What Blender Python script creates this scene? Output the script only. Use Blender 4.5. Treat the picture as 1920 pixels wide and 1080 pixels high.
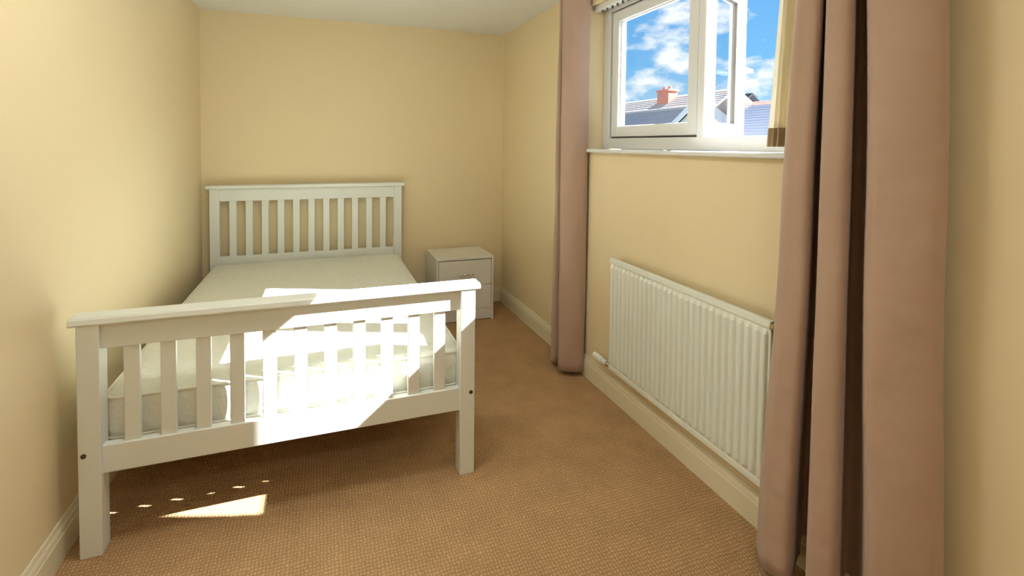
import bpy, bmesh, math, random
from mathutils import Vector, Matrix
random.seed(7)
S = bpy.context.scene
for o in list(bpy.data.objects):
    bpy.data.objects.remove(o, do_unlink=True)
C = S.collection

# ------------------------------------------------------------------ camera
cam_d = bpy.data.cameras.new('camera')
cam = bpy.data.objects.new('camera', cam_d)
C.objects.link(cam)
F_PX, PX, PY = 868.05, 889.68, 300.5
cam_d.sensor_fit = 'HORIZONTAL'
cam_d.sensor_width = 36.0
cam_d.lens = F_PX / 1920 * 36.0
cam_d.shift_x = (960 - PX) / 1920
cam_d.shift_y = (PY - 540) / 1920
cam_d.clip_start = 0.02
cam_d.clip_end = 500
YAW, PITCH, ROLL = 0.318, 0.0341, -0.0087
cam.location = (0, 0, 1.45)
cam.matrix_world = (Matrix.Translation((0, 0, 1.45)) @ Matrix.Rotation(-YAW, 4, 'Z') @
                    Matrix.Rotation(math.pi / 2 - PITCH, 4, 'X') @ Matrix.Rotation(-ROLL, 4, 'Z'))
S.camera = cam

# ------------------------------------------------------------------ world: blue sky with small clouds
W = bpy.data.worlds.new('sky')
S.world = W
W.use_nodes = True
nt = W.node_tree
nt.nodes.clear()
def N(nt, t, **kw):
    n = nt.nodes.new(t)
    for k, v in kw.items():
        if k.startswith('i_'):
            n.inputs[k[2:]].default_value = v
        else:
            setattr(n, k, v)
    return n
out = N(nt, 'ShaderNodeOutputWorld')
bg = N(nt, 'ShaderNodeBackground')
bg.inputs['Strength'].default_value = 1.0
tc = N(nt, 'ShaderNodeTexCoord')
sep = N(nt, 'ShaderNodeSeparateXYZ')
nt.links.new(tc.outputs['Generated'], sep.inputs[0])
grad = N(nt, 'ShaderNodeValToRGB')
e = grad.color_ramp.elements
e[0].position = 0.0; e[0].color = (0.62, 0.86, 1.0, 1)
e[1].position = 0.6; e[1].color = (0.07, 0.30, 0.85, 1)
m = grad.color_ramp.elements.new(0.16); m.color = (0.22, 0.58, 1.0, 1)
nt.links.new(sep.outputs['Z'], grad.inputs[0])
mp = N(nt, 'ShaderNodeMapping')
mp.inputs['Scale'].default_value = (1.0, 1.0, 1.9)
mp.inputs['Location'].default_value = (0.35, 0.1, 0.0)
nt.links.new(tc.outputs['Generated'], mp.inputs[0])
nz = N(nt, 'ShaderNodeTexNoise')
nz.inputs['Scale'].default_value = 9.0
nz.inputs['Detail'].default_value = 6.0
nz.inputs['Roughness'].default_value = 0.55
nt.links.new(mp.outputs[0], nz.inputs['Vector'])
cr = N(nt, 'ShaderNodeValToRGB')
cr.color_ramp.elements[0].position = 0.50; cr.color_ramp.elements[0].color = (0, 0, 0, 1)
cr.color_ramp.elements[1].position = 0.62; cr.color_ramp.elements[1].color = (1, 1, 1, 1)
nt.links.new(nz.outputs['Fac'], cr.inputs[0])
mx = N(nt, 'ShaderNodeMixRGB')
mx.inputs[2].default_value = (1.12, 1.14, 1.16, 1)
nt.links.new(cr.outputs[0], mx.inputs[0])
nt.links.new(grad.outputs[0], mx.inputs[1])
nt.links.new(mx.outputs[0], bg.inputs['Color'])
nt.links.new(bg.outputs[0], out.inputs['Surface'])

# ------------------------------------------------------------------ sun (front right, through the open casement)
sd = bpy.data.lights.new('sun', 'SUN')
sd.energy = 46.0
sd.angle = math.radians(0.55)
sd.color = (0.95, 1.0, 0.99)
sun = bpy.data.objects.new('sun', sd)
C.objects.link(sun)
SUN_DIR = Vector((-1.0, 0.344, -0.80)).normalized()
sun.rotation_euler = SUN_DIR.to_track_quat('-Z', 'Y').to_euler()
sun.location = (8, -2, 8)
FILL_GLOW = (26.0, 24.0)   # radiance of the two added fill lamps' diffusers

S.view_settings.view_transform = 'Standard'
S.view_settings.look = 'None'
S.view_settings.exposure = 0.0
S.view_settings.gamma = 1.0
S.view_settings.use_curve_mapping = False

# ------------------------------------------------------------------ materials
def mat(name, col, rough=0.5, spec=0.4, metal=0.0, bump=None, var=None, sheen=0.0):
    """Principled; bump=(scale, strength, distance), var=(scale, amount) mottles the colour a little."""
    M = bpy.data.materials.new(name)
    M.use_nodes = True
    t = M.node_tree
    p = t.nodes['Principled BSDF']
    p.inputs['Base Color'].default_value = (*col, 1)
    p.inputs['Roughness'].default_value = rough
    p.inputs['Specular IOR Level'].default_value = spec
    p.inputs['Metallic'].default_value = metal
    if sheen:
        p.inputs['Sheen Weight'].default_value = sheen
        p.inputs['Sheen Roughness'].default_value = 0.5
    co = N(t, 'ShaderNodeTexCoord')
    if var:
        n = N(t, 'ShaderNodeTexNoise')
        n.inputs['Scale'].default_value = var[0]
        n.inputs['Detail'].default_value = 4
        t.links.new(co.outputs['Object'], n.inputs['Vector'])
        r = N(t, 'ShaderNodeMixRGB')
        r.inputs[1].default_value = (*[c * (1 - var[1]) for c in col], 1)
        r.inputs[2].default_value = (*[min(1, c * (1 + var[1])) for c in col], 1)
        t.links.new(n.outputs['Fac'], r.inputs[0])
        t.links.new(r.outputs[0], p.inputs['Base Color'])
    if bump:
        n2 = N(t, 'ShaderNodeTexNoise')
        n2.inputs['Scale'].default_value = bump[0]
        n2.inputs['Detail'].default_value = 3
        t.links.new(co.outputs['Object'], n2.inputs['Vector'])
        b = N(t, 'ShaderNodeBump')
        b.inputs['Strength'].default_value = bump[1]
        b.inputs['Distance'].default_value = bump[2]
        t.links.new(n2.outputs['Fac'], b.inputs['Height'])
        t.links.new(b.outputs[0], p.inputs['Normal'])
    return M

M = {}
M['wall'] = mat('cream_wall_paint', (0.86, 0.71, 0.455), 0.55, 0.25, bump=(55, 0.12, 0.002), var=(1.3, 0.02))
M['ceiling'] = mat('white_ceiling_paint', (0.84, 0.82, 0.76), 0.8, 0.2, bump=(60, 0.1, 0.002))
M['skirting'] = mat('cream_gloss_paint', (0.84, 0.75, 0.55), 0.35, 0.4)
M['wood'] = mat('white_painted_wood', (0.82, 0.835, 0.785), 0.42, 0.4, bump=(30, 0.05, 0.001))
M['cabinet'] = mat('white_laminate', (0.80, 0.77, 0.70), 0.4, 0.4)
M['pvc'] = mat('white_pvc', (0.82, 0.82, 0.82), 0.3, 0.4)
M['gasket'] = mat('grey_rubber_gasket', (0.12, 0.11, 0.11), 0.6, 0.3)
M['radiator'] = mat('white_radiator_enamel', (0.83, 0.85, 0.77), 0.35, 0.4)
M['vane'] = mat('cream_blind_fabric', (0.90, 0.82, 0.64), 0.8, 0.2, bump=(300, 0.15, 0.0006))
def translucent(mt, w):
    t = mt.node_tree
    p = t.nodes['Principled BSDF']; o = t.nodes['Material Output']
    tl = N(t, 'ShaderNodeBsdfTranslucent'); tl.inputs[0].default_value = p.inputs['Base Color'].default_value
    ms = N(t, 'ShaderNodeMixShader'); ms.inputs[0].default_value = w
    t.links.new(p.outputs[0], ms.inputs[1]); t.links.new(tl.outputs[0], ms.inputs[2]); t.links.new(ms.outputs[0], o.inputs[0])
translucent(M['vane'], 0.5)
M['hem'] = mat('beige_weight_pocket_fabric', (0.66, 0.54, 0.37), 0.85, 0.2)
translucent(M['hem'], 0.45)
M['chrome'] = mat('chrome', (0.75, 0.75, 0.77), 0.22, 0.5, metal=1.0)
M['dark_metal'] = mat('dark_metal', (0.10, 0.085, 0.07), 0.45, 0.5, metal=0.6)
M['brass'] = mat('brass_plug', (0.42, 0.31, 0.16), 0.4, 0.5, metal=0.8)
M['valve'] = mat('white_plastic', (0.80, 0.78, 0.72), 0.35, 0.4)
M['slat_wood'] = mat('pine_slat', (0.55, 0.40, 0.24), 0.6, 0.3, var=(12, 0.15))
M['tape'] = mat('mattress_edge_tape', (0.86, 0.82, 0.70), 0.7, 0.2)
M['pole'] = mat('brushed_steel', (0.55, 0.53, 0.50), 0.35, 0.5, metal=0.9)
M['slate'] = mat('grey_roof_slate', (0.60, 0.54, 0.50), 1.0, 0.0)
M['slate_blue'] = mat('blue_grey_roof_slate', (0.44, 0.47, 0.55), 1.0, 0.0)
M['slate_dark'] = mat('dark_roof_slate', (0.07, 0.075, 0.085), 1.0, 0.0)
M['terracotta'] = mat('weathered_clay_tile', (0.62, 0.50, 0.44), 0.85, 0.2, var=(2, 0.12))
M['ridge'] = mat('red_ridge_tile', (0.66, 0.34, 0.28), 0.8, 0.2)
M['render'] = mat('white_render', (0.86, 0.86, 0.84), 0.8, 0.2)
M['brick'] = mat('red_brick', (0.62, 0.24, 0.17), 0.85, 0.2, var=(6, 0.2))
M['pot'] = mat('clay_chimney_pot', (0.60, 0.26, 0.18), 0.8, 0.2)
M['ground'] = mat('asphalt', (0.20, 0.20, 0.21), 0.9, 0.2, var=(3, 0.2))

def carpet():
    Mt = bpy.data.materials.new('brown_loop_carpet')
    Mt.use_nodes = True
    t = Mt.node_tree
    p = t.nodes['Principled BSDF']
    p.inputs['Roughness'].default_value = 0.95
    p.inputs['Specular IOR Level'].default_value = 0.1
    co = N(t, 'ShaderNodeTexCoord')
    # loops in rows: product of two sine waves, one row every 11 mm
    sx = N(t, 'ShaderNodeSeparateXYZ')
    wob = N(t, 'ShaderNodeTexNoise')
    wob.inputs['Scale'].default_value = 40
    t.links.new(co.outputs['Object'], wob.inputs['Vector'])
    mixv = N(t, 'ShaderNodeVectorMath', operation='MULTIPLY_ADD')
    mixv.inputs[1].default_value = (0.016, 0.016, 0)
    t.links.new(wob.outputs['Color'], mixv.inputs[0])
    t.links.new(co.outputs['Object'], mixv.inputs[2])
    t.links.new(mixv.outputs[0], sx.inputs[0])
    def wave(sock, pitch, phase=0.0):
        a = N(t, 'ShaderNodeMath', operation='MULTIPLY'); a.inputs[1].default_value = 2 * math.pi / pitch
        t.links.new(sock, a.inputs[0])
        b = N(t, 'ShaderNodeMath', operation='SINE'); t.links.new(a.outputs[0], b.inputs[0])
        c = N(t, 'ShaderNodeMath', operation='MULTIPLY_ADD'); c.inputs[1].default_value = 0.5; c.inputs[2].default_value = 0.5
        t.links.new(b.outputs[0], c.inputs[0])
        return c.outputs[0]
    w1 = wave(sx.outputs['X'], 0.0125)
    w2 = wave(sx.outputs['Y'], 0.0140)
    pr = N(t, 'ShaderNodeMath', operation='MULTIPLY')
    t.links.new(w1, pr.inputs[0]); t.links.new(w2, pr.inputs[1])
    n = N(t, 'ShaderNodeTexNoise')
    n.inputs['Scale'].default_value = 260
    n.inputs['Detail'].default_value = 3
    t.links.new(co.outputs['Object'], n.inputs['Vector'])
    big = N(t, 'ShaderNodeTexNoise')
    big.inputs['Scale'].default_value = 6
    big.inputs['Detail'].default_value = 5
    t.links.new(co.outputs['Object'], big.inputs['Vector'])
    h = N(t, 'ShaderNodeMath', operation='MULTIPLY_ADD')
    h.inputs[1].default_value = 0.6
    t.links.new(n.outputs['Fac'], h.inputs[0]); t.links.new(pr.outputs[0], h.inputs[2])
    ramp = N(t, 'ShaderNodeValToRGB')
    ramp.color_ramp.elements[0].position = 0.15; ramp.color_ramp.elements[0].color = (0.40, 0.225, 0.098, 1)
    ramp.color_ramp.elements[1].position = 1.15 / 1.3; ramp.color_ramp.elements[1].color = (0.66, 0.425, 0.225, 1)
    t.links.new(h.outputs[0], ramp.inputs[0])
    mul = N(t, 'ShaderNodeMixRGB', blend_type='MULTIPLY')
    mul.inputs[0].default_value = 0.5
    r2 = N(t, 'ShaderNodeValToRGB')
    r2.color_ramp.elements[0].position = 0.35; r2.color_ramp.elements[0].color = (0.75, 0.75, 0.75, 1)
    r2.color_ramp.elements[1].position = 0.65; r2.color_ramp.elements[1].color = (1, 1, 1, 1)
    t.links.new(big.outputs['Fac'], r2.inputs[0])
    t.links.new(ramp.outputs[0], mul.inputs[1]); t.links.new(r2.outputs[0], mul.inputs[2])
    t.links.new(mul.outputs[0], p.inputs['Base Color'])
    b = N(t, 'ShaderNodeBump'); b.inputs['Strength'].default_value = 0.7; b.inputs['Distance'].default_value = 0.004
    t.links.new(h.outputs[0], b.inputs['Height']); t.links.new(b.outputs[0], p.inputs['Normal'])
    return Mt
M['carpet'] = carpet()

def curtain_mat():
    Mt = mat('mauve_brown_curtain_fabric', (0.47, 0.322, 0.245), 0.75, 0.25, bump=(420, 0.12, 0.0005), var=(5, 0.05), sheen=0.25)
    t = Mt.node_tree
    p = t.nodes['Principled BSDF']
    co = N(t, 'ShaderNodeTexCoord')
    mpg = N(t, 'ShaderNodeMapping'); mpg.inputs['Scale'].default_value = (5, 5, 11)
    t.links.new(co.outputs['Object'], mpg.inputs[0])
    n = N(t, 'ShaderNodeTexNoise'); n.inputs['Scale'].default_value = 1.0; n.inputs['Detail'].default_value = 2.0
    t.links.new(mpg.outputs[0], n.inputs['Vector'])
    b = N(t, 'ShaderNodeBump'); b.inputs['Strength'].default_value = 0.5; b.inputs['Distance'].default_value = 0.02
    t.links.new(n.outputs['Fac'], b.inputs['Height'])
    fine = [x for x in t.nodes if x.type == 'BUMP' and x != b][0]
    t.links.new(b.outputs[0], fine.inputs['Normal'])
    return Mt
M['curtain'] = curtain_mat()

def mattress_mat():
    Mt = mat('white_damask_ticking', (0.83, 0.83, 0.74), 0.8, 0.2, var=(20, 0.03))
    t = Mt.node_tree
    p = t.nodes['Principled BSDF']
    co = N(t, 'ShaderNodeTexCoord')
    v = N(t, 'ShaderNodeTexVoronoi')
    v.inputs['Scale'].default_value = 26
    t.links.new(co.outputs['Object'], v.inputs['Vector'])
    n = N(t, 'ShaderNodeTexNoise'); n.inputs['Scale'].default_value = 60
    t.links.new(co.outputs['Object'], n.inputs['Vector'])
    a = N(t, 'ShaderNodeMath', operation='ADD')
    t.links.new(v.outputs['Distance'], a.inputs[0]); t.links.new(n.outputs['Fac'], a.inputs[1])
    b = N(t, 'ShaderNodeBump'); b.inputs['Strength'].default_value = 0.45; b.inputs['Distance'].default_value = 0.006
    t.links.new(a.outputs[0], b.inputs['Height']); t.links.new(b.outputs[0], p.inputs['Normal'])
    return Mt
M['mattress'] = mattress_mat()

def glass_mat():
    Mt = bpy.data.materials.new('window_glass')
    Mt.use_nodes = True
    t = Mt.node_tree
    t.nodes.clear()
    o = N(t, 'ShaderNodeOutputMaterial')
    tr = N(t, 'ShaderNodeBsdfTransparent'); tr.inputs[0].default_value = (0.95, 0.97, 0.97, 1)
    gl = N(t, 'ShaderNodeBsdfGlossy'); gl.inputs['Roughness'].default_value = 0.02
    lw = N(t, 'ShaderNodeLayerWeight'); lw.inputs['Blend'].default_value = 0.5
    pw_ = N(t, 'ShaderNodeMath', operation='POWER'); pw_.inputs[1].default_value = 5.0
    fr = N(t, 'ShaderNodeMath', operation='MULTIPLY_ADD'); fr.inputs[1].default_value = 0.6; fr.inputs[2].default_value = 0.03
    t.links.new(lw.outputs['Facing'], pw_.inputs[0]); t.links.new(pw_.outputs[0], fr.inputs[0])
    mxs = N(t, 'ShaderNodeMixShader')
    t.links.new(fr.outputs[0], mxs.inputs[0]); t.links.new(tr.outputs[0], mxs.inputs[1]); t.links.new(gl.outputs[0], mxs.inputs[2])
    t.links.new(mxs.outputs[0], o.inputs[0])
    return Mt
M['glass'] = glass_mat()

def emit_mat(name, col, strength):
    Mt = bpy.data.materials.new(name)
    Mt.use_nodes = True
    t = Mt.node_tree
    t.nodes.clear()
    o = N(t, 'ShaderNodeOutputMaterial')
    em = N(t, 'ShaderNodeEmission')
    em.inputs[0].default_value = (*col, 1); em.inputs[1].default_value = strength
    t.links.new(em.outputs[0], o.inputs[0])
    return Mt
M['lamp'] = emit_mat('front_fill_glow', (0.96, 1.0, 0.95), FILL_GLOW[0])  # glow of an added, unseen light that lifts the room's brightness
M['fill_rear'] = emit_mat('rear_fill_glow', (0.96, 1.0, 0.95), FILL_GLOW[1])  # same for the second added light, at the rear

# ------------------------------------------------------------------ mesh helpers
def box(bm, x0, x1, y0, y1, z0, z1, bev=0.0, seg=2):
    r = bmesh.ops.create_cube(bm, size=1.0)
    vs = r['verts']
    for v in vs:
        v.co = Vector(((x0 + x1) / 2 + v.co.x * (x1 - x0), (y0 + y1) / 2 + v.co.y * (y1 - y0), (z0 + z1) / 2 + v.co.z * (z1 - z0)))
    if bev > 0:
        es = list({e for v in vs for e in v.link_edges})
        bmesh.ops.bevel(bm, geom=es, offset=bev, segments=seg, profile=0.5, affect='EDGES')
def nbox(*a, **k):
    bm = bmesh.new(); box(bm, *a, **k); return bm
def cyl(bm, p0, p1, r0, r1=None, n=20):
    r1 = r0 if r1 is None else r1
    p0, p1 = Vector(p0), Vector(p1)
    d = (p1 - p0)
    q = d.to_track_quat('Z', 'Y').to_matrix().to_4x4()
    bmesh.ops.create_cone(bm, cap_ends=True, segments=n, radius1=r0, radius2=r1, depth=d.length,
                          matrix=Matrix.Translation((p0 + p1) / 2) @ q)
def extrude_profile(bm, prof, a, b, axis):
    """prof: list of 2D points; axis 'x'|'y' = extrusion direction from a to b; prof coords are the other horizontal axis and z."""
    def P(u, w, t):
        return (t, u, w) if axis == 'x' else (u, t, w)
    v0 = [bm.verts.new(P(u, w, a)) for u, w in prof]
    v1 = [bm.verts.new(P(u, w, b)) for u, w in prof]
    n = len(prof)
    for i in range(n):
        j = (i + 1) % n
        bm.faces.new((v0[i], v0[j], v1[j], v1[i]))
    bm.faces.new(v0[::-1]); bm.faces.new(v1)
    bmesh.ops.recalc_face_normals(bm, faces=bm.faces)
def prism(bm, pts, vec):
    v0 = [bm.verts.new(p) for p in pts]
    v1 = [bm.verts.new(Vector(p) + Vector(vec)) for p in pts]
    n = len(pts)
    for i in range(n):
        j = (i + 1) % n
        bm.faces.new((v0[i], v0[j], v1[j], v1[i]))
    bm.faces.new(v0[::-1]); bm.faces.new(v1)
    bmesh.ops.recalc_face_normals(bm, faces=bm.faces)
def root_of(o):
    while o.parent:
        o = o.parent
    return o
def obj(name, bm, m, parent=None, smooth=False, local=False):
    """link a bmesh as one mesh object; world coordinates are made local to the parent's root Empty unless local"""
    me = bpy.data.meshes.new(name)
    if parent is not None and not local:
        L = root_of(parent).location
        bmesh.ops.translate(bm, verts=bm.verts, vec=-L)
    bm.to_mesh(me); bm.free()
    me.materials.append(M[m] if isinstance(m, str) else m)
    if smooth:
        for f in me.polygons:
            f.use_smooth = True
    o = bpy.data.objects.new(name, me)
    C.objects.link(o)
    if parent is not None:
        o.parent = parent
    return o
def thing(name, label, cat, loc=(0, 0, 0), group=None, kind=None):
    o = bpy.data.objects.new(name, None)
    o.empty_display_size = 0.1
    C.objects.link(o)
    o.location = loc
    if label: o['label'] = label
    if cat: o['category'] = cat
    if group: o['group'] = group
    if kind: o['kind'] = kind
    return o
def tag(o, label=None, cat=None, group=None, kind=None):
    for k, v in (('label', label), ('category', cat), ('group', group), ('kind', kind)):
        if v: o[k] = v
    return o
def struct(name, bm, m, label, cat, smooth=False):
    return tag(obj(name, bm, m, smooth=smooth), label, cat, kind='structure')
def shared(name, me, parent, loc=(0, 0, 0)):
    o = bpy.data.objects.new(name, me)
    C.objects.link(o)
    o.parent = parent
    o.location = loc
    return o

# ------------------------------------------------------------------ room shell
XL, XR, YB, YF, HC = -0.8713, 1.5807, 3.9746, -1.45, 2.4483
T = 0.25                                            # outer wall thickness
WY0, WY1, WZ0, WZ1 = 1.175, 2.545, 1.425, 2.315     # window opening in the right wall

bm = nbox(XL - 0.12, XR + T, YF - 0.12, YB + 0.12, -0.10, 0.0)
struct('floor', bm, 'carpet', 'brown woven loop-pile carpet covering the bedroom floor', 'floor')
bm = nbox(XL - 0.12, XR + T, YF - 0.12, YB + 0.12, HC, HC + 0.10)
struct('ceiling', bm, 'ceiling', 'plain off-white painted ceiling above the bed', 'ceiling')
struct('wall_left', nbox(XL - 0.12, XL, YF - 0.12, YB + 0.12, 0, HC), 'wall', 'cream painted wall along the left side of the bed', 'wall')
struct('wall_back', nbox(XL, XR, YB, YB + 0.12, 0, HC), 'wall', 'cream painted end wall behind the headboard', 'wall')
struct('wall_front', nbox(XL, XR, YF - 0.12, YF, 0, HC), 'wall', 'cream painted wall behind the viewer, outside the picture', 'wall')
bm = bmesh.new()
# one ring of quads around the window opening, through the wall's thickness
ys = [YF - 0.12, WY0, WY1, YB + 0.12]; zs = [0, WZ0, WZ1, HC]
gv = {}
for xi, x in enumerate((XR, XR + T)):
    for i, y in enumerate(ys):
        for j, z in enumerate(zs):
            gv[xi, i, j] = bm.verts.new((x, y, z))
for xi in (0, 1):
    for i in range(3):
        for j in range(3):
            if (i, j) != (1, 1):
                bm.faces.new((gv[xi, i, j], gv[xi, i + 1, j], gv[xi, i + 1, j + 1], gv[xi, i, j + 1]))
for (a, b) in (((1, 1), (2, 1)), ((2, 1), (2, 2)), ((2, 2), (1, 2)), ((1, 2), (1, 1))):
    bm.faces.new((gv[0, a[0], a[1]], gv[0, b[0], b[1]], gv[1, b[0], b[1]], gv[1, a[0], a[1]]))
for k in range(3):
    bm.faces.new((gv[0, k, 0], gv[0, k + 1, 0], gv[1, k + 1, 0], gv[1, k, 0]))
    bm.faces.new((gv[0, k, 3], gv[0, k + 1, 3], gv[1, k + 1, 3], gv[1, k, 3]))
    bm.faces.new((gv[0, 0, k], gv[0, 0, k + 1], gv[1, 0, k + 1], gv[1, 0, k]))
    bm.faces.new((gv[0, 3, k], gv[0, 3, k + 1], gv[1, 3, k + 1], gv[1, 3, k]))
bmesh.ops.recalc_face_normals(bm, faces=bm.faces)
struct('wall_right', bm, 'wall', 'cream painted wall holding the window and the radiator', 'wall')

# skirting boards with an ogee top: profile (distance from wall, height)
SK = [(0, 0), (0.017, 0), (0.017, 0.088), (0.014, 0.094), (0.0145, 0.100), (0.0125, 0.108), (0.0075, 0.116), (0.0065, 0.124), (0.004, 0.130), (0, 0.131)]
bm = bmesh.new(); extrude_profile(bm, [(XL + u, w) for u, w in SK], YF, YB, 'y')
struct('baseboard_left', bm, 'skirting', 'cream moulded skirting board along the left wall', 'skirting board')
bm = bmesh.new(); extrude_profile(bm, [(XR - u, w) for u, w in SK], YF, YB, 'y')
struct('baseboard_right', bm, 'skirting', 'cream moulded skirting board under the radiator', 'skirting board')
bm = bmesh.new(); extrude_profile(bm, [(YB - u, w) for u, w in SK], XL + 0.017, XR - 0.017, 'x')
struct('baseboard_back', bm, 'skirting', 'cream moulded skirting board behind the bedside cabinet', 'skirting board')

# window sill
bm = nbox(1.548, 1.70, WY0 - 0.03, WY1 + 0.02, 1.408, 1.428, 0.006)
struct('trim_1', bm, 'pvc', 'thin white window sill board projecting from the wall', 'window sill')

# ------------------------------------------------------------------ window
FX0, FX1 = 1.692, 1.757                     # outer frame depth
MY = 1.750                                  # mullion centre
win = thing('window_1', 'white double casement window, right sash swung open outwards', 'window', (FX0, (WY0 + WY1) / 2, WZ0), kind='structure')
fz0, fz1 = WZ0 + 0.005, WZ1 - 0.001
zb, zt = 1.495, 2.272                        # inside of outer frame
yj0, yj1 = WY0 + 0.058, WY1 - 0.066
def frame(y0, y1, z0, z1, w, d0, d1, bev=0.004):
    bm = bmesh.new()
    box(bm, d0, d1, y0, y0 + w, z0, z1, bev); box(bm, d0, d1, y1 - w, y1, z0, z1, bev)
    box(bm, d0 + .0008, d1 - .0008, y0 + w - .003, y1 - w + .003, z0, z0 + w, bev); box(bm, d0 + .0008, d1 - .0008, y0 + w - .003, y1 - w + .003, z1 - w, z1, bev)
    return bm
bm = nbox(FX0, FX1, WY0, yj0, fz0, fz1, 0.004); obj('frame_jamb', bm, 'pvc', win)
bm = nbox(FX0, FX1, yj1, WY1, fz0, fz1, 0.004); obj('frame_jamb', bm, 'pvc', win)
bm = nbox(FX0 + .0005, FX1, yj0 - .003, yj1 + .003, fz0, zb, 0.004); obj('frame_bottom', bm, 'pvc', win)
bm = nbox(FX0 + .0005, FX1, yj0 - .003, yj1 + .003, zt, fz1, 0.004); obj('frame_head', bm, 'pvc', win)
bm = nbox(FX0 + .0005, FX1, MY - 0.024, MY + 0.018, zb - .003, zt + .003, 0.004); obj('mullion', bm, 'pvc', win)
# dark gasket line between frame and closed sash
sy0, sy1 = MY + 0.018, yj1
bm = frame(sy0, sy1, zb, zt, 0.012, FX0 + 0.022, FX1 - 0.004, 0.001); obj('gasket', bm, 'gasket', win)
bm = frame(sy0 + .010, sy1 - .010, zb + .010, zt - .008, 0.062, FX0 + 0.010, FX1, 0.004)
sash = obj('closed_sash', bm, 'pvc', win)
bm = nbox(1.728, 1.734, sy0 + .068, sy1 - .068, zb + .068, zt - .066); obj('glass_pane', bm, 'glass', sash)
bm = frame(sy0 + .066, sy1 - .066, zb + .066, zt - .064, 0.010, 1.722, 1.744, 0.002); obj('glazing_bead', bm, 'pvc', sash)
# open sash, local: width along +u from hinge, inner face towards -v
SW, SH = 0.430, zt - zb - 0.012
hinge = Vector((FX1 - 0.004, MY - 0.006, zb + 0.006))
def lframe(u0, u1, z0, z1, w, d0, d1, bev=0.004, wh=None, wo=None):
    """frame in sash coordinates: wh = width of the hinge stile, wo = width of the opening stile"""
    wh = wh or w; wo = wo or w
    bm = bmesh.new()
    box(bm, u0, u0 + wh, d0, d1, z0, z1, bev); box(bm, u1 - wo, u1, d0, d1, z0, z1, bev)
    box(bm, u0 + wh - .003, u1 - wo + .003, d0 + .0008, d1 - .0008, z0, z0 + w, bev); box(bm, u0 + wh - .003, u1 - wo + .003, d0 + .0008, d1 - .0008, z1 - w, z1, bev)
    return bm
osash = obj('open_sash', lframe(0, SW, 0, SH, 0.066, 0, 0.055, wh=0.045, wo=0.085), 'pvc', win, local=True)
osash.location = hinge - win.location
osash.rotation_euler.z = math.radians(23)    # 0 = straight out through the wall (+x); 24 degrees further round
obj('glass_pane', nbox(0.04, SW - 0.08, 0.024, 0.030, 0.06, SH - 0.06), 'glass', osash, local=True)
obj('gasket', lframe(0.043, SW - 0.083, 0.064, SH - 0.064, 0.005, 0.018, 0.040, 0.001), 'gasket', osash, local=True)
bm = bmesh.new()                              # handle on the inner face of the opening stile
box(bm, SW - 0.044, SW - 0.022, -0.012, 0.0, 0.31, 0.37, 0.003)
cyl(bm, (SW - 0.033, -0.012, 0.345), (SW - 0.033, -0.036, 0.345), 0.009)
bm2v = [v for v in bm.verts]
box(bm, SW - 0.150, SW - 0.022, -0.046, -0.030, 0.334, 0.356, 0.005)
obj('handle', bm, 'valve', osash, local=True)
bm = bmesh.new()
box(bm, -0.03, 0.16, 0.006, 0.022, -0.006, -0.001, 0.001)
obj('friction_stay', bm, 'chrome', osash, local=True)

# ------------------------------------------------------------------ neighbouring houses seen through the window
def house(name, label, loc, group='houses across the street'):
    return thing(name, label, 'house', loc, group)
GZ = -3.2
struct('ground', nbox(1.84, 90, -40, 90, GZ - 0.2, GZ), 'ground', 'grey street surface outside below the window', 'ground')
def slab(bm, a, b, c, d, th=0.12):
    """roof slope quad a,b (eaves) c,d (ridge) with thickness downwards"""
    prism(bm, [a, b, c, d], (0, 0, -th))
def roof_courses(parent, a, b, c, d, m, n=16, name='roof_course'):
    """overlapping horizontal courses from the eaves (a-b) to the ridge (d-c)"""
    a, b, c, d = map(Vector, (a, b, c, d))
    nn = (b - a).cross(d - a).normalized()
    if nn.z < 0: nn = -nn
    for i in range(n):
        t0, t1 = i / n, min(1.0, (i + 1.15) / n)
        q = [a.lerp(d, t0) + nn * 0.035, b.lerp(c, t0) + nn * 0.035, b.lerp(c, t1) + nn * 0.005, a.lerp(d, t1) + nn * 0.005]
        bm = bmesh.new(); prism(bm, q, -nn * 0.03)
        obj(name, bm, m, parent)
# slate-roofed house with a white gable
hA = house('gabled_house', 'pale house with a grey slate roof and a white front gable', (15.0, 17.5, GZ))
obj('wall', nbox(12.9, 16.3, 15.2, 26.0, GZ, 1.30), 'render', hA)
rid = 3.12
bm = bmesh.new(); slab(bm, (12.6, 15.0, 1.18), (12.6, 26.3, 1.18), (15.3, 26.3, rid), (15.3, 15.0, rid))
roof = obj('roof', bm, 'slate', hA)
roof_courses(roof, (12.6, 15.0, 1.18), (12.6, 26.3, 1.18), (15.3, 26.3, rid), (15.3, 15.0, rid), 'slate', 18)
bm = bmesh.new(); slab(bm, (16.5, 26.3, 2.2), (16.5, 15.0, 2.2), (15.3, 15.0, rid), (15.3, 26.3, rid)); obj('rear_roof', bm, 'slate', hA)
bm = bmesh.new(); cyl(bm, (15.3, 15.0, rid + .02), (15.3, 26.3, rid + .02), 0.09, n=10); obj('ridge_tiles', bm, 'slate', hA)
gy, gp = 12.55, 2.93
bm = bmesh.new(); prism(bm, [(12.0, gy - 1.1, GZ), (12.0, gy + 1.1, GZ), (12.0, gy + 1.1, 2.08), (12.0, gy, gp - .07), (12.0, gy - 1.1, 2.08)], (0.62, 0, 0))
obj('gable_wall', bm, 'render', hA)
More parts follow.
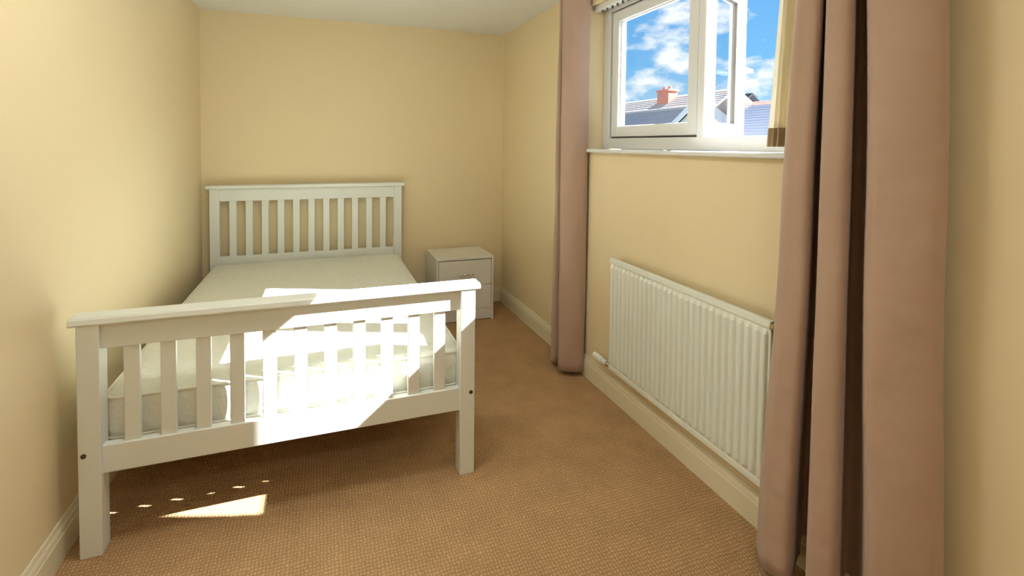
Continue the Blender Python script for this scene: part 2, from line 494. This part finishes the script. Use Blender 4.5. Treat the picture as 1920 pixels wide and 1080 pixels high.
for s in (-1, 1):
    bm = bmesh.new()
    prism(bm, [(11.85, gy, gp), (11.85, gy + s * 1.2, gp - 1.2 * 0.70), (11.85, gy + s * 1.2, gp - 1.2 * 0.70 - .12), (11.85, gy, gp - .12)], (0.78, 0, 0))
    gs = obj('gable_roof', bm, 'slate_dark', hA)
    bm = bmesh.new()
    prism(bm, [(11.80, gy, gp + .03), (11.80, gy + s * 1.24, gp - 1.24 * 0.70 + .03), (11.80, gy + s * 1.24, gp - 1.24 * 0.70 - .16), (11.80, gy, gp - .16)], (0.06, 0, 0))
    obj('bargeboard', bm, 'render', gs)
for i, yy in enumerate((16.5, 19.0, 21.5, 24.0)):
    w = obj('window', frame(yy - .5, yy + .5, -0.6, 0.7, 0.09, 12.86, 12.93), 'pvc', hA)
    obj('pane', nbox(12.885, 12.9, yy - .43, yy + .43, -0.53, 0.63), 'gasket', w)
bm = bmesh.new(); prism(bm, [(12.9, 15.2, 1.25), (16.3, 15.2, 1.25), (16.3, 15.2, 2.2), (15.3, 15.2, rid - .14)], (0, 0.2, 0)); obj('end_gable', bm, 'render', hA)
# hipped house on the right
hB = house('hipped_house', 'house with a blue-grey hipped slate roof and red ridge, right in the window', (21.5, 11.0, GZ))
ex, rx, qx, ye, ya, y0b, ze, r0 = 18.5, 21.24, 25.5, 19.6, 18.3, 2.5, 1.42, 3.64
obj('wall', nbox(ex + .3, qx - .3, y0b + .3, ye - .4, GZ, ze + .1), 'render', hB)
bm = bmesh.new(); prism(bm, [(ex, y0b, ze), (ex, ye, ze), (rx, ya, r0), (rx, y0b, r0)], (0, 0, -.12)); rb = obj('roof', bm, 'slate_blue', hB)
up = Vector((ze - r0, 0, rx - ex)).normalized()
for i in range(16):
    t0, t1 = i / 16, min(1, (i + 1.15) / 16)
    P0 = lambda t: Vector((ex + (rx - ex) * t, y0b, ze + (r0 - ze) * t)); P1 = lambda t: Vector((ex + (rx - ex) * t, ye + (ya - ye) * t, ze + (r0 - ze) * t))
    bm = bmesh.new(); prism(bm, [P0(t0) + up * .020, P1(t0) + up * .020, P1(t1) + up * .006, P0(t1) + up * .006], -up * .016); obj('roof_course', bm, 'slate_blue', rb)
bm = bmesh.new(); prism(bm, [(ex, ye, ze), (qx, ye, ze), (rx, ya, r0)], (0, 0, -.12)); obj('hip_roof', bm, 'slate_blue', hB)
bm = bmesh.new(); prism(bm, [(qx, ye, ze), (qx, y0b, ze), (rx, y0b, r0), (rx, ya, r0)], (0, 0, -.12)); obj('rear_roof', bm, 'slate_blue', hB)
bm = bmesh.new(); cyl(bm, (rx, y0b, r0 + .03), (rx, ya + .05, r0 + .03), 0.11, n=10); obj('ridge_tiles', bm, 'ridge', hB)
bm = bmesh.new(); cyl(bm, (ex, ye, ze + .03), (rx, ya, r0 + .03), 0.06, n=10); obj('hip_tiles', bm, 'slate_blue', hB)
for i, yy in enumerate((6.0, 10.0, 14.0)):
    w = obj('window', frame(yy - .5, yy + .5, -0.6, 0.7, 0.09, ex + .26, ex + .33), 'pvc', hB)
    obj('pane', nbox(ex + .285, ex + .3, yy - .43, yy + .43, -0.53, 0.63), 'gasket', w)
# far terracotta house with the red chimney
hC = house('terracotta_house', 'far house with a pale clay-tiled roof and a red brick chimney', (27.0, 33.0, GZ))
obj('wall', nbox(24.2, 31.0, 25.5, 46.0, GZ, 2.9), 'render', hC)
bm = bmesh.new(); slab(bm, (23.8, 25.0, 3.05), (23.8, 46.5, 3.05), (27.4, 46.5, 5.55), (27.4, 25.0, 5.55)); rc = obj('roof', bm, 'terracotta', hC)
roof_courses(rc, (23.8, 25.0, 3.05), (23.8, 46.5, 3.05), (27.4, 46.5, 5.55), (27.4, 25.0, 5.55), 'terracotta', 14)
bm = bmesh.new(); slab(bm, (31.2, 46.5, 3.05), (31.2, 25.0, 3.05), (27.4, 25.0, 5.55), (27.4, 46.5, 5.55)); obj('rear_roof', bm, 'terracotta', hC)
bm = bmesh.new(); box(bm, 26.4, 27.3, 30.6, 31.9, 4.0, 5.95, 0.02); box(bm, 26.32, 27.38, 30.52, 31.98, 5.88, 6.05, 0.02)
ch = obj('chimney', bm, 'brick', hC)
for yy in (30.95, 31.55):
    bm = bmesh.new(); cyl(bm, (26.85, yy, 6.0), (26.85, yy, 6.3), 0.17, 0.14, 12); obj('chimney_pot', bm, 'pot', ch)
hD = house('dark_roofed_house', 'far small house with a dark slate roof above the blue-grey one', (36.0, 33.0, GZ))
obj('wall', nbox(33.8, 38.2, 31.4, 34.6, GZ, 4.3), 'render', hD)
bm = bmesh.new(); slab(bm, (33.5, 31.2, 4.2), (33.5, 34.8, 4.2), (36.0, 34.8, 6.2), (36.0, 31.2, 6.2)); obj('roof', bm, 'slate_dark', hD)
bm = bmesh.new(); slab(bm, (38.5, 34.8, 4.2), (38.5, 31.2, 4.2), (36.0, 31.2, 6.2), (36.0, 34.8, 6.2)); obj('rear_roof', bm, 'slate_dark', hD)

# ------------------------------------------------------------------ bed
BX0, BX1, BY = -0.800, 0.6345, 1.8968
PW = 0.0665
BL = 2.036
bed = thing('bed', 'white painted wooden double bed with slatted headboard and footboard', 'bed', ((BX0 + BX1) / 2, BY + BL / 2, 0))
IX0, IX1 = BX0 + PW, BX1 - PW
CO, CDEP = 0.0236, 0.0872
RY0, RY1 = BY + 0.016, BY + 0.046
def slats(name, y0, y1, z0, z1, n=11, w=0.050):
    gap = (IX1 - IX0 - n * w) / (n + 1)
    first = None
    for i in range(n):
        x = IX0 + gap + i * (w + gap)
        if first is None:
            first = obj(name, nbox(x, x + w, y0, y1, z0, z1, 0.003), 'wood', bed); fx = x
        else:
            shared(name, first.data, bed, (x - fx, 0, 0))
# footboard
for x, bx in ((BX0, -0.783), (IX1, 0.617)):
    p_ = obj('footboard_post', nbox(x, x + PW, BY, BY + PW, 0, 0.8165, 0.003), 'wood', bed)
    bm = bmesh.new(); cyl(bm, (bx, BY - 0.002, 0.365), (bx, BY + 0.01, 0.365), 0.0085); obj('bolt_cap', bm, 'dark_metal', p_)
CY0, CY1, CZ0, CZ1 = BY - .004, BY + .080, 0.8165, 0.8440
bm = bmesh.new(); extrude_profile(bm, [(CY0 + .003, CZ0), (CY1 - .003, CZ0), (CY1, CZ0 + .006), (CY1 - .004, CZ1 - .006), (CY1 - .010, CZ1), (CY0 + .010, CZ1), (CY0 + .004, CZ1 - .006), (CY0, CZ0 + .006)], BX0 - CO, BX1 + CO, 'x')
bmesh.ops.bevel(bm, geom=[e for e in bm.edges if abs(e.verts[0].co.x - e.verts[1].co.x) < 1e-6], offset=0.003, segments=2, affect='EDGES')
obj('footboard_cap', bm, 'wood', bed)
obj('footboard_top_rail', nbox(IX0 - .005, IX1 + .005, RY0, RY1, 0.7284, 0.8165, 0.002), 'wood', bed)
obj('footboard_bottom_rail', nbox(IX0 - .005, IX1 + .005, RY0 - .002, RY1, 0.2841, 0.3836, 0.003), 'wood', bed)
slats('footboard_slat', RY0 + .006, RY1 - .006, 0.380, 0.732)
# headboard
HY1 = BY + BL; HY0 = HY1 - 0.058
for x in (BX0, IX1):
    obj('headboard_post', nbox(x, x + PW, HY0, HY1, 0, 1.098, 0.003), 'wood', bed)
bm = nbox(BX0 - CO, BX1 + CO, HY0 - .012, HY1 + .012, 1.098, 1.1264, 0.005); obj('headboard_cap', bm, 'wood', bed)
obj('headboard_top_rail', nbox(IX0 - .005, IX1 + .005, HY0 + .014, HY0 + .044, 1.005, 1.098, 0.002), 'wood', bed)
obj('headboard_bottom_rail', nbox(IX0 - .005, IX1 + .005, HY0 + .014, HY0 + .044, 0.34, 0.585, 0.002), 'wood', bed)
slats('headboard_slat', HY0 + .018, HY0 + .040, 0.580, 1.008)
# side rails, slatted base
for x0 in (BX0 + 0.012, BX1 - 0.012 - 0.026):
    r = obj('side_rail', nbox(x0, x0 + 0.026, BY + PW - .002, HY0 + .002, 0.275, 0.395, 0.003), 'wood', bed)
for i in range(14):
    y = 2.03 + i * (3.80 - 2.03) / 13
    bm = nbox(BX0 + .037, BX1 - .037, y - .032, y + .032, 0.338, 0.358, 0.002)
    obj('base_slat', bm, 'slat_wood', bed)
obj('centre_rail', nbox(-0.11, -0.055, BY + .09, HY0 + .01, 0.285, 0.337, 0.002), 'slat_wood', bed)

# ------------------------------------------------------------------ mattress
MX0, MX1, MY0, MY1, MZ0, MZ1 = -0.757, 0.592, 1.962, 3.858, 0.363, 0.540
mt = thing('mattress', 'bare white mattress lying on the slatted bed base', 'mattress', ((MX0 + MX1) / 2, (MY0 + MY1) / 2, MZ0))
def rrect(x0, x1, y0, y1, r, n=6):
    pts = []
    for cx, cy, a in ((x1 - r, y1 - r, 0), (x0 + r, y1 - r, 90), (x0 + r, y0 + r, 180), (x1 - r, y0 + r, 270)):
        for i in range(n + 1):
            t = math.radians(a + 90 * i / n)
            pts.append((cx + r * math.cos(t), cy + r * math.sin(t)))
    return pts
def rings(bm, loops, cap=True):
    R_ = [[bm.verts.new(p) for p in L] for L in loops]
    n = len(R_[0])
    for a, b in zip(R_, R_[1:]):
        for i in range(n):
            bm.faces.new((a[i], a[(i + 1) % n], b[(i + 1) % n], b[i]))
    if cap:
        bm.faces.new(R_[0][::-1]); bm.faces.new(R_[-1])
    return R_
bm = bmesh.new()
loops = []
for ins, z in ((0.10, MZ0), (0.02, MZ0 + .001), (0.006, MZ0 + .006), (0.000, MZ0 + .012), (-0.003, MZ0 + .05), (-0.004, MZ0 + .09), (-0.003, MZ1 - .05), (0.0, MZ1 - .018), (0.005, MZ1 - .010), (0.022, MZ1 - .003), (0.08, MZ1 + .001), (0.2, MZ1 + .003)):
    loops.append([(x, y, z) for x, y in rrect(MX0 + ins, MX1 - ins, MY0 + ins, MY1 - ins, 0.05)])
rings(bm, loops)
obj('ticking', bm, 'mattress', mt, smooth=True)
for z in (MZ0 + .013, MZ1 - .016):
    bm = bmesh.new()
    base = rrect(MX0 + .001, MX1 - .001, MY0 + .001, MY1 - .001, 0.05, 10)
    nb = len(base); prev = None; cols = []
    for i, (x, y) in enumerate(base):
        xa, ya = base[i - 1]; xb, yb = base[(i + 1) % nb]
        t = Vector((xb - xa, yb - ya, 0)).normalized(); nrm = Vector((t.y, -t.x, 0))
        cols.append([bm.verts.new(Vector((x, y, z)) + nrm * (0.0065 * math.cos(a)) + Vector((0, 0, 0.0065 * math.sin(a)))) for a in [2 * math.pi * k / 8 for k in range(8)]])
    for i in range(nb):
        a, b = cols[i], cols[(i + 1) % nb]
        for k in range(8):
            bm.faces.new((a[k], b[k], b[(k + 1) % 8], a[(k + 1) % 8]))
    bmesh.ops.recalc_face_normals(bm, faces=bm.faces)
    obj('edge_piping', bm, 'tape', mt, smooth=True)

# ------------------------------------------------------------------ bedside cabinet
NX0, NX1, NY0, NY1, NH = 0.862, 1.349, 3.565, 3.935, 0.5323
cab = thing('bedside_cabinet', 'small white two-drawer bedside cabinet in the corner by the headboard', 'cabinet', ((NX0 + NX1) / 2, (NY0 + NY1) / 2, 0))
obj('top', nbox(NX0, NX1, NY0, NY1, NH - .020, NH, 0.002), 'cabinet', cab)
for x in (NX0, NX1 - .018):
    obj('side_panel', nbox(x, x + .018, NY0, NY1, 0, NH - .020, 0.0015), 'cabinet', cab)
obj('back_panel', nbox(NX0 + .018, NX1 - .018, NY1 - .012, NY1 - .004, 0.05, NH - .02), 'cabinet', cab)
obj('plinth', nbox(NX0 + .018, NX1 - .018, NY0 + .012, NY0 + .028, 0.008, 0.088, 0.001), 'cabinet', cab)
obj('bottom_panel', nbox(NX0 + .018, NX1 - .018, NY0 + .012, NY1 - .012, 0.088, 0.100), 'cabinet', cab)
for z0, z1 in ((0.103, 0.296), (0.300, 0.5055)):
    bm = nbox(NX0 + .021, NX1 - .021, NY0 + .003, NY0 + .019, z0, z1, 0.0015)
    box(bm, NX0 + .034, NX1 - .034, NY0 + .018, NY1 - .03, z0 + .02, z1 - .03)
    d = obj('drawer', bm, 'cabinet', cab)
    bm = bmesh.new()
    zc = z0 + (z1 - z0) * 0.46
    xm = (NX0 + NX1) / 2
    for s in (-1, 1):
        cyl(bm, (xm + s * .064, NY0 + .006, zc), (xm + s * .064, NY0 - .022, zc), 0.005, n=10)
    pts = [(-.085, 0.0), (-.064, -.022), (-.03, -.027), (.03, -.027), (.064, -.022), (.085, 0.0)]
    for (a, ya), (b, yb) in zip(pts[1:-1], pts[2:-1]):
        cyl(bm, (xm + a, NY0 + ya, zc), (xm + b, NY0 + yb, zc), 0.006, n=10)
    tag(obj('handle', bm, 'chrome', d, smooth=True), 'chrome bow handle')

# ------------------------------------------------------------------ radiator
RYa, RYb, RZa, RZb = 1.210, 2.176, 0.208, 0.832
RXf, RXb = 1.507, 1.529
rad = thing('radiator', 'white ribbed panel radiator on the wall below the window', 'radiator', ((RXf + RXb) / 2, (RYa + RYb) / 2, RZa))
bm = nbox(RXf + .006, RXb, RYa, RYb, RZa, RZb, 0.004); obj('panel', bm, 'radiator', rad)
bm = bmesh.new(); box(bm, RXf, RXf + .010, RYa, RYb, RZb - .028, RZb, 0.003); obj('top_seam', bm, 'radiator', rad)
bm = bmesh.new(); box(bm, RXf + .004, RXf + .012, RYa, RYb, RZa, RZa + .024, 0.003); obj('bottom_seam', bm, 'radiator', rad)
nr = 28
pitch = (RYb - RYa - .012) / nr
def rib(y):
    bm = bmesh.new()
    w = pitch * 0.5
    loops = []
    z0, z1 = RZa + .028, RZb - .032
    sect = lambda k, dz: [(RXf + .007, y - w * .86 * k), (RXf + .007 - .010 * dz, y - w * .52 * k), (RXf + .007 - .013 * dz, y - w * .25 * k), (RXf + .007 - .013 * dz, y + w * .25 * k), (RXf + .007 - .010 * dz, y + w * .52 * k), (RXf + .007, y + w * .86 * k)]
    prev = None
    for z, k, dz in ((z0, .8, 0.0), (z0 + .02, 1, 1), (z1 - .02, 1, 1), (z1, .8, 0.0)):
        row = [bm.verts.new((x, yy, z)) for x, yy in sect(k, dz)]
        if prev:
            for i in range(5):
                bm.faces.new((prev[i], prev[i + 1], row[i + 1], row[i]))
        prev = row
    bmesh.ops.recalc_face_normals(bm, faces=bm.faces)
    return bm
first = None
for i in range(nr):
    y = RYa + .006 + pitch * (i + .5)
    if first is None:
        first = obj('rib', rib(y), 'radiator', rad, smooth=False); y0_ = y
        # make sure the ribs face the room
        me = first.data
        if me.polygons[7].normal.x > 0:
            me.flip_normals()
    else:
        shared('rib', first.data, rad, (0, y - y0_, 0))
for yy in (RYa + .12, RYb - .12):
    obj('wall_bracket', nbox(RXb - .001, XR - .001, yy - .015, yy + .015, RZa + .08, RZb - .08, 0.002), 'radiator', rad)
bm = bmesh.new(); cyl(bm, (1.519, RYa + .004, 0.812), (1.519, RYa - .012, 0.812), 0.013, n=14); cyl(bm, (1.519, RYa - .010, 0.812), (1.519, RYa - .020, 0.812), 0.008, n=6)
tag(obj('bleed_plug', bm, 'brass', rad), 'brass bleed plug at the radiator end')
# lockshield valve at the far bottom corner and its pipe
bm = bmesh.new()
cyl(bm, (1.519, RYb - .004, 0.222), (1.519, RYb + .03, 0.222), 0.011, n=14)
cyl(bm, (1.519, RYb + .016, 0.222), (1.519, RYb + .028, 0.222), 0.016, n=6)
v_ = obj('valve_union', bm, 'chrome', rad)
bm = bmesh.new()
cyl(bm, (1.519, RYb + .028, 0.222), (1.519, RYb + .065, 0.222), 0.016, n=16)
cyl(bm, (1.519, RYb + .062, 0.222), (1.519, RYb + .145, 0.222), 0.021, 0.019, n=20)
tag(obj('valve_cap', bm, 'valve', v_, smooth=False), 'white plastic valve cap')
bm = bmesh.new(); cyl(bm, (1.519, RYb + .047, 0.222), (XR - .001, RYb + .047, 0.222), 0.0075, n=12); obj('pipe', bm, 'valve', rad)
bm = bmesh.new(); cyl(bm, (1.519, RYa - .012, 0.222), (XR - .001, RYa - .012, 0.222), 0.0075, n=12); cyl(bm, (1.519, RYa + .004, 0.222), (1.519, RYa - .02, 0.222), 0.011, n=12); obj('pipe', bm, 'valve', rad)

# ------------------------------------------------------------------ curtains
def catmull(P, per=8):
    out_ = []
    n = len(P)
    for i in range(n - 1):
        p0, p1, p2, p3 = P[max(i - 1, 0)], P[i], P[i + 1], P[min(i + 2, n - 1)]
        for k in range(per):
            t = k / per
            out_.append(tuple(0.5 * (2 * b + (c - a) * t + (2 * a - 5 * b + 4 * c - d) * t * t + (3 * b - a - 3 * c + d) * t ** 3) for a, b, c, d in zip(p0, p1, p2, p3)))
    out_.append(tuple(P[-1]))
    return out_
def curtain(name, label, stations, base, wig=0.0):
    """stations: list of (z, plan control points), same number of points each; lofted into one cloth sheet"""
    th = thing(name, label, 'curtain', base)
    bm = bmesh.new()
    zs_ = []
    n = 44
    ztop, zbot = stations[0][0], stations[-1][0]
    rows = []
    for r in range(n + 1):
        z = ztop + (zbot - ztop) * r / n
        for (za, Pa), (zb_, Pb) in zip(stations, stations[1:]):
            if za >= z >= zb_ - 1e-9:
                t = (za - z) / (za - zb_); t = t * t * (3 - 2 * t)
                P = [tuple(a + (b - a) * t for a, b in zip(pa, pb)) for pa, pb in zip(Pa, Pb)]
                break
        pts = catmull(P)
        row = []
        for i, (x, y) in enumerate(pts):
            u = i / len(pts)
            dx = wig * math.sin(z * 5.3 + u * 17) * 0.5 + wig * 0.6 * math.sin(z * 11.0 - u * 23)
            row.append(bm.verts.new((x + dx, y + 0.5 * dx, z)))
        rows.append(row)
    for a, b in zip(rows, rows[1:]):
        for i in range(len(a) - 1):
            bm.faces.new((a[i], a[i + 1], b[i + 1], b[i]))
    o = obj('cloth', bm, 'curtain', th, smooth=True)
    sm = o.modifiers.new('thickness', 'SOLIDIFY'); sm.thickness = 0.004; sm.offset = 0
    return th
CT = 2.428
# left curtain: from the far edge by the wall round to the window side
Lt = [(1.535, 2.765), (1.495, 2.735), (1.445, 2.660), (1.530, 2.660), (1.545, 2.640), (1.455, 2.630), (1.420, 2.580), (1.450, 2.530), (1.490, 2.505), (1.530, 2.498), (1.562, 2.500)]
Lb = [(1.520, 2.760), (1.470, 2.745), (1.420, 2.665), (1.475, 2.640), (1.525, 2.625), (1.460, 2.610), (1.415, 2.565), (1.450, 2.525), (1.490, 2.503), (1.530, 2.498), (1.562, 2.510)]
curtain('curtain', 'mauve-brown curtain drawn to the far side of the window, beside the sill', [(CT, Lt), (1.4, [((a[0] + b[0]) / 2, (a[1] + b[1]) / 2) for a, b in zip(Lt, Lb)]), (0.035, Lb)], (1.49, 2.59, 0.03), 0.003)
# right curtain: three deep folds nearest the viewer
Rt = [(1.545, 1.165), (1.495, 1.120), (1.422, 1.068), (1.415, 1.040), (1.438, 1.008), (1.560, 1.090), (1.565, 1.070), (1.428, 0.994), (1.408, 0.968), (1.435, 0.932), (1.560, 1.005), (1.567, 0.980), (1.435, 0.905), (1.418, 0.875), (1.425, 0.830), (1.450, 0.785), (1.485, 0.760), (1.520, 0.772)]
Rb = [(1.490, 1.200), (1.450, 1.188), (1.403, 1.135), (1.400, 1.095), (1.430, 1.055), (1.558, 1.120), (1.560, 1.085), (1.432, 1.003), (1.398, 0.968), (1.432, 0.915), (1.556, 0.985), (1.560, 0.935), (1.430, 0.838), (1.412, 0.815), (1.422, 0.790), (1.446, 0.755), (1.478, 0.725), (1.515, 0.712)]
Rm = [(a[0] * .5 + b[0] * .5, a[1] * .5 + b[1] * .5) for a, b in zip(Rt, Rb)]
curtain('curtain', 'mauve-brown curtain hanging in deep folds right beside the viewer', [(CT, Rt), (1.2, Rm), (0.045, Rb)], (1.48, 0.97, 0.03), 0.003)
# white track on the ceiling above both curtains
trk = thing('curtain_track', 'white curtain track fixed to the ceiling above the window', 'curtain track', (1.485, 1.75, 2.43))
obj('rail', nbox(1.468, 1.502, 0.66, 2.80, 2.430, HC, 0.003), 'pvc', trk)
for y in (0.66, 2.80):
    obj('end_stop', nbox(1.464, 1.506, y - .006, y + .006, 2.426, HC, 0.002), 'pvc', trk)

# ------------------------------------------------------------------ vertical blind, vanes drawn to the right
vb = thing('vertical_blind', 'cream vertical blind with its vanes drawn to the near side of the window', 'blind', (1.632, 1.86, 2.27))
HX0, HX1, HZ0, HZ1 = 1.612, 1.652, 2.278, 2.313
obj('headrail', nbox(HX0, HX1, WY0 + .006, WY1 - .003, HZ0, HZ1, 0.004), 'pvc', vb)
first = None
for i in range(8):
    y = 2.475 - i * 0.05
    if first is None:
        bm = nbox(1.627, 1.637, y - .004, y + .004, HZ0 - .016, HZ0 + .002, 0.001)
        first = obj('carrier_hook', bm, 'gasket', vb); y0_ = y
    else:
        shared('carrier_hook', first.data, vb, (0, y - y0_, 0))
VT, VBz, VPz = 2.270, 1.452, 1.520
for i in range(3):
    yt, yb = 1.250 - i * 0.011, 1.302 - i * 0.020
    if yb < 1.205: yb = 1.205 + .003 * (6 - i)
    if yt < 1.195: yt = 1.195 + .003 * (6 - i)
    def vane(zt_, zb2, th_, name):
        bm = bmesh.new()
        rows = []
        k = 8
        for r in range(k + 1):
            z = zt_ + (zb2 - zt_) * r / k
            t = (VT - z) / (VT - VBz)
            yc = yt + (yb - yt) * t
            row = []
            for c in range(7):
                u = c / 6
                x = 1.578 + (1.684 - 1.578) * u
                yy = yc - 0.045 * u + 0.010 * math.sin(math.pi * u)
                row.append((x, yy, z))
            rows.append(row)
        fr_ = [[bm.verts.new((x, y - th_ / 2, z)) for x, y, z in row] for row in rows]
        bk = [[bm.verts.new((x, y + th_ / 2, z)) for x, y, z in row] for row in rows] if th_ > .002 else None
        for A_ in ((fr_, bk) if bk else (fr_,)):
            for a, b in zip(A_, A_[1:]):
                for c in range(6):
                    bm.faces.new((a[c], a[c + 1], b[c + 1], b[c]))
        for r in range(k if bk else 0):
            for c in (0, 6):
                bm.faces.new((fr_[r][c], fr_[r + 1][c], bk[r + 1][c], bk[r][c]))
        for r in ((0, k) if bk else ()):
            for c in range(6):
                bm.faces.new((fr_[r][c], fr_[r][c + 1], bk[r][c + 1], bk[r][c]))
        bmesh.ops.recalc_face_normals(bm, faces=bm.faces)
        return bm
    v = obj('vane', vane(VT, VBz, 0.0012, 'vane'), 'vane', vb, smooth=False)
    obj('weight_pocket', vane(VPz, VBz - .001, 0.005, 'pocket'), 'hem', v)
    obj('vane_hook', nbox(1.627, 1.637, yt - .003 - .022, yt + .003 - .022, VT - .002, HZ0 + .002), 'gasket', v)

# ------------------------------------------------------------------ fill lamps added out of view to brighten the room
def fill_lamp(lx, ly, label, m):
    lamp = thing('fill_lamp', label, 'lamp', (lx, ly, HC), 'added fill lamps')
    bm = bmesh.new(); cyl(bm, (lx, ly, HC), (lx, ly, HC - .025), 0.13, n=40); obj('base', bm, 'pvc', lamp)
    bm = bmesh.new()
    rings(bm, [[(lx + r * math.cos(2 * math.pi * i / 40), ly + r * math.sin(2 * math.pi * i / 40), HC - dz) for i in range(40)] for r, dz in ((.125, .025), (.175, .03), (.19, .05), (.185, .075), (.15, .095), (.08, .105))])
    bmesh.ops.recalc_face_normals(bm, faces=bm.faces)
    obj('diffuser', bm, m, lamp, smooth=True)
fill_lamp(0.0, 1.50, 'added fill lamp before the foot of the bed, over the picture edge', 'lamp')
fill_lamp(0.25, -0.45, 'added fill lamp behind the viewer, outside the picture', 'fill_rear')
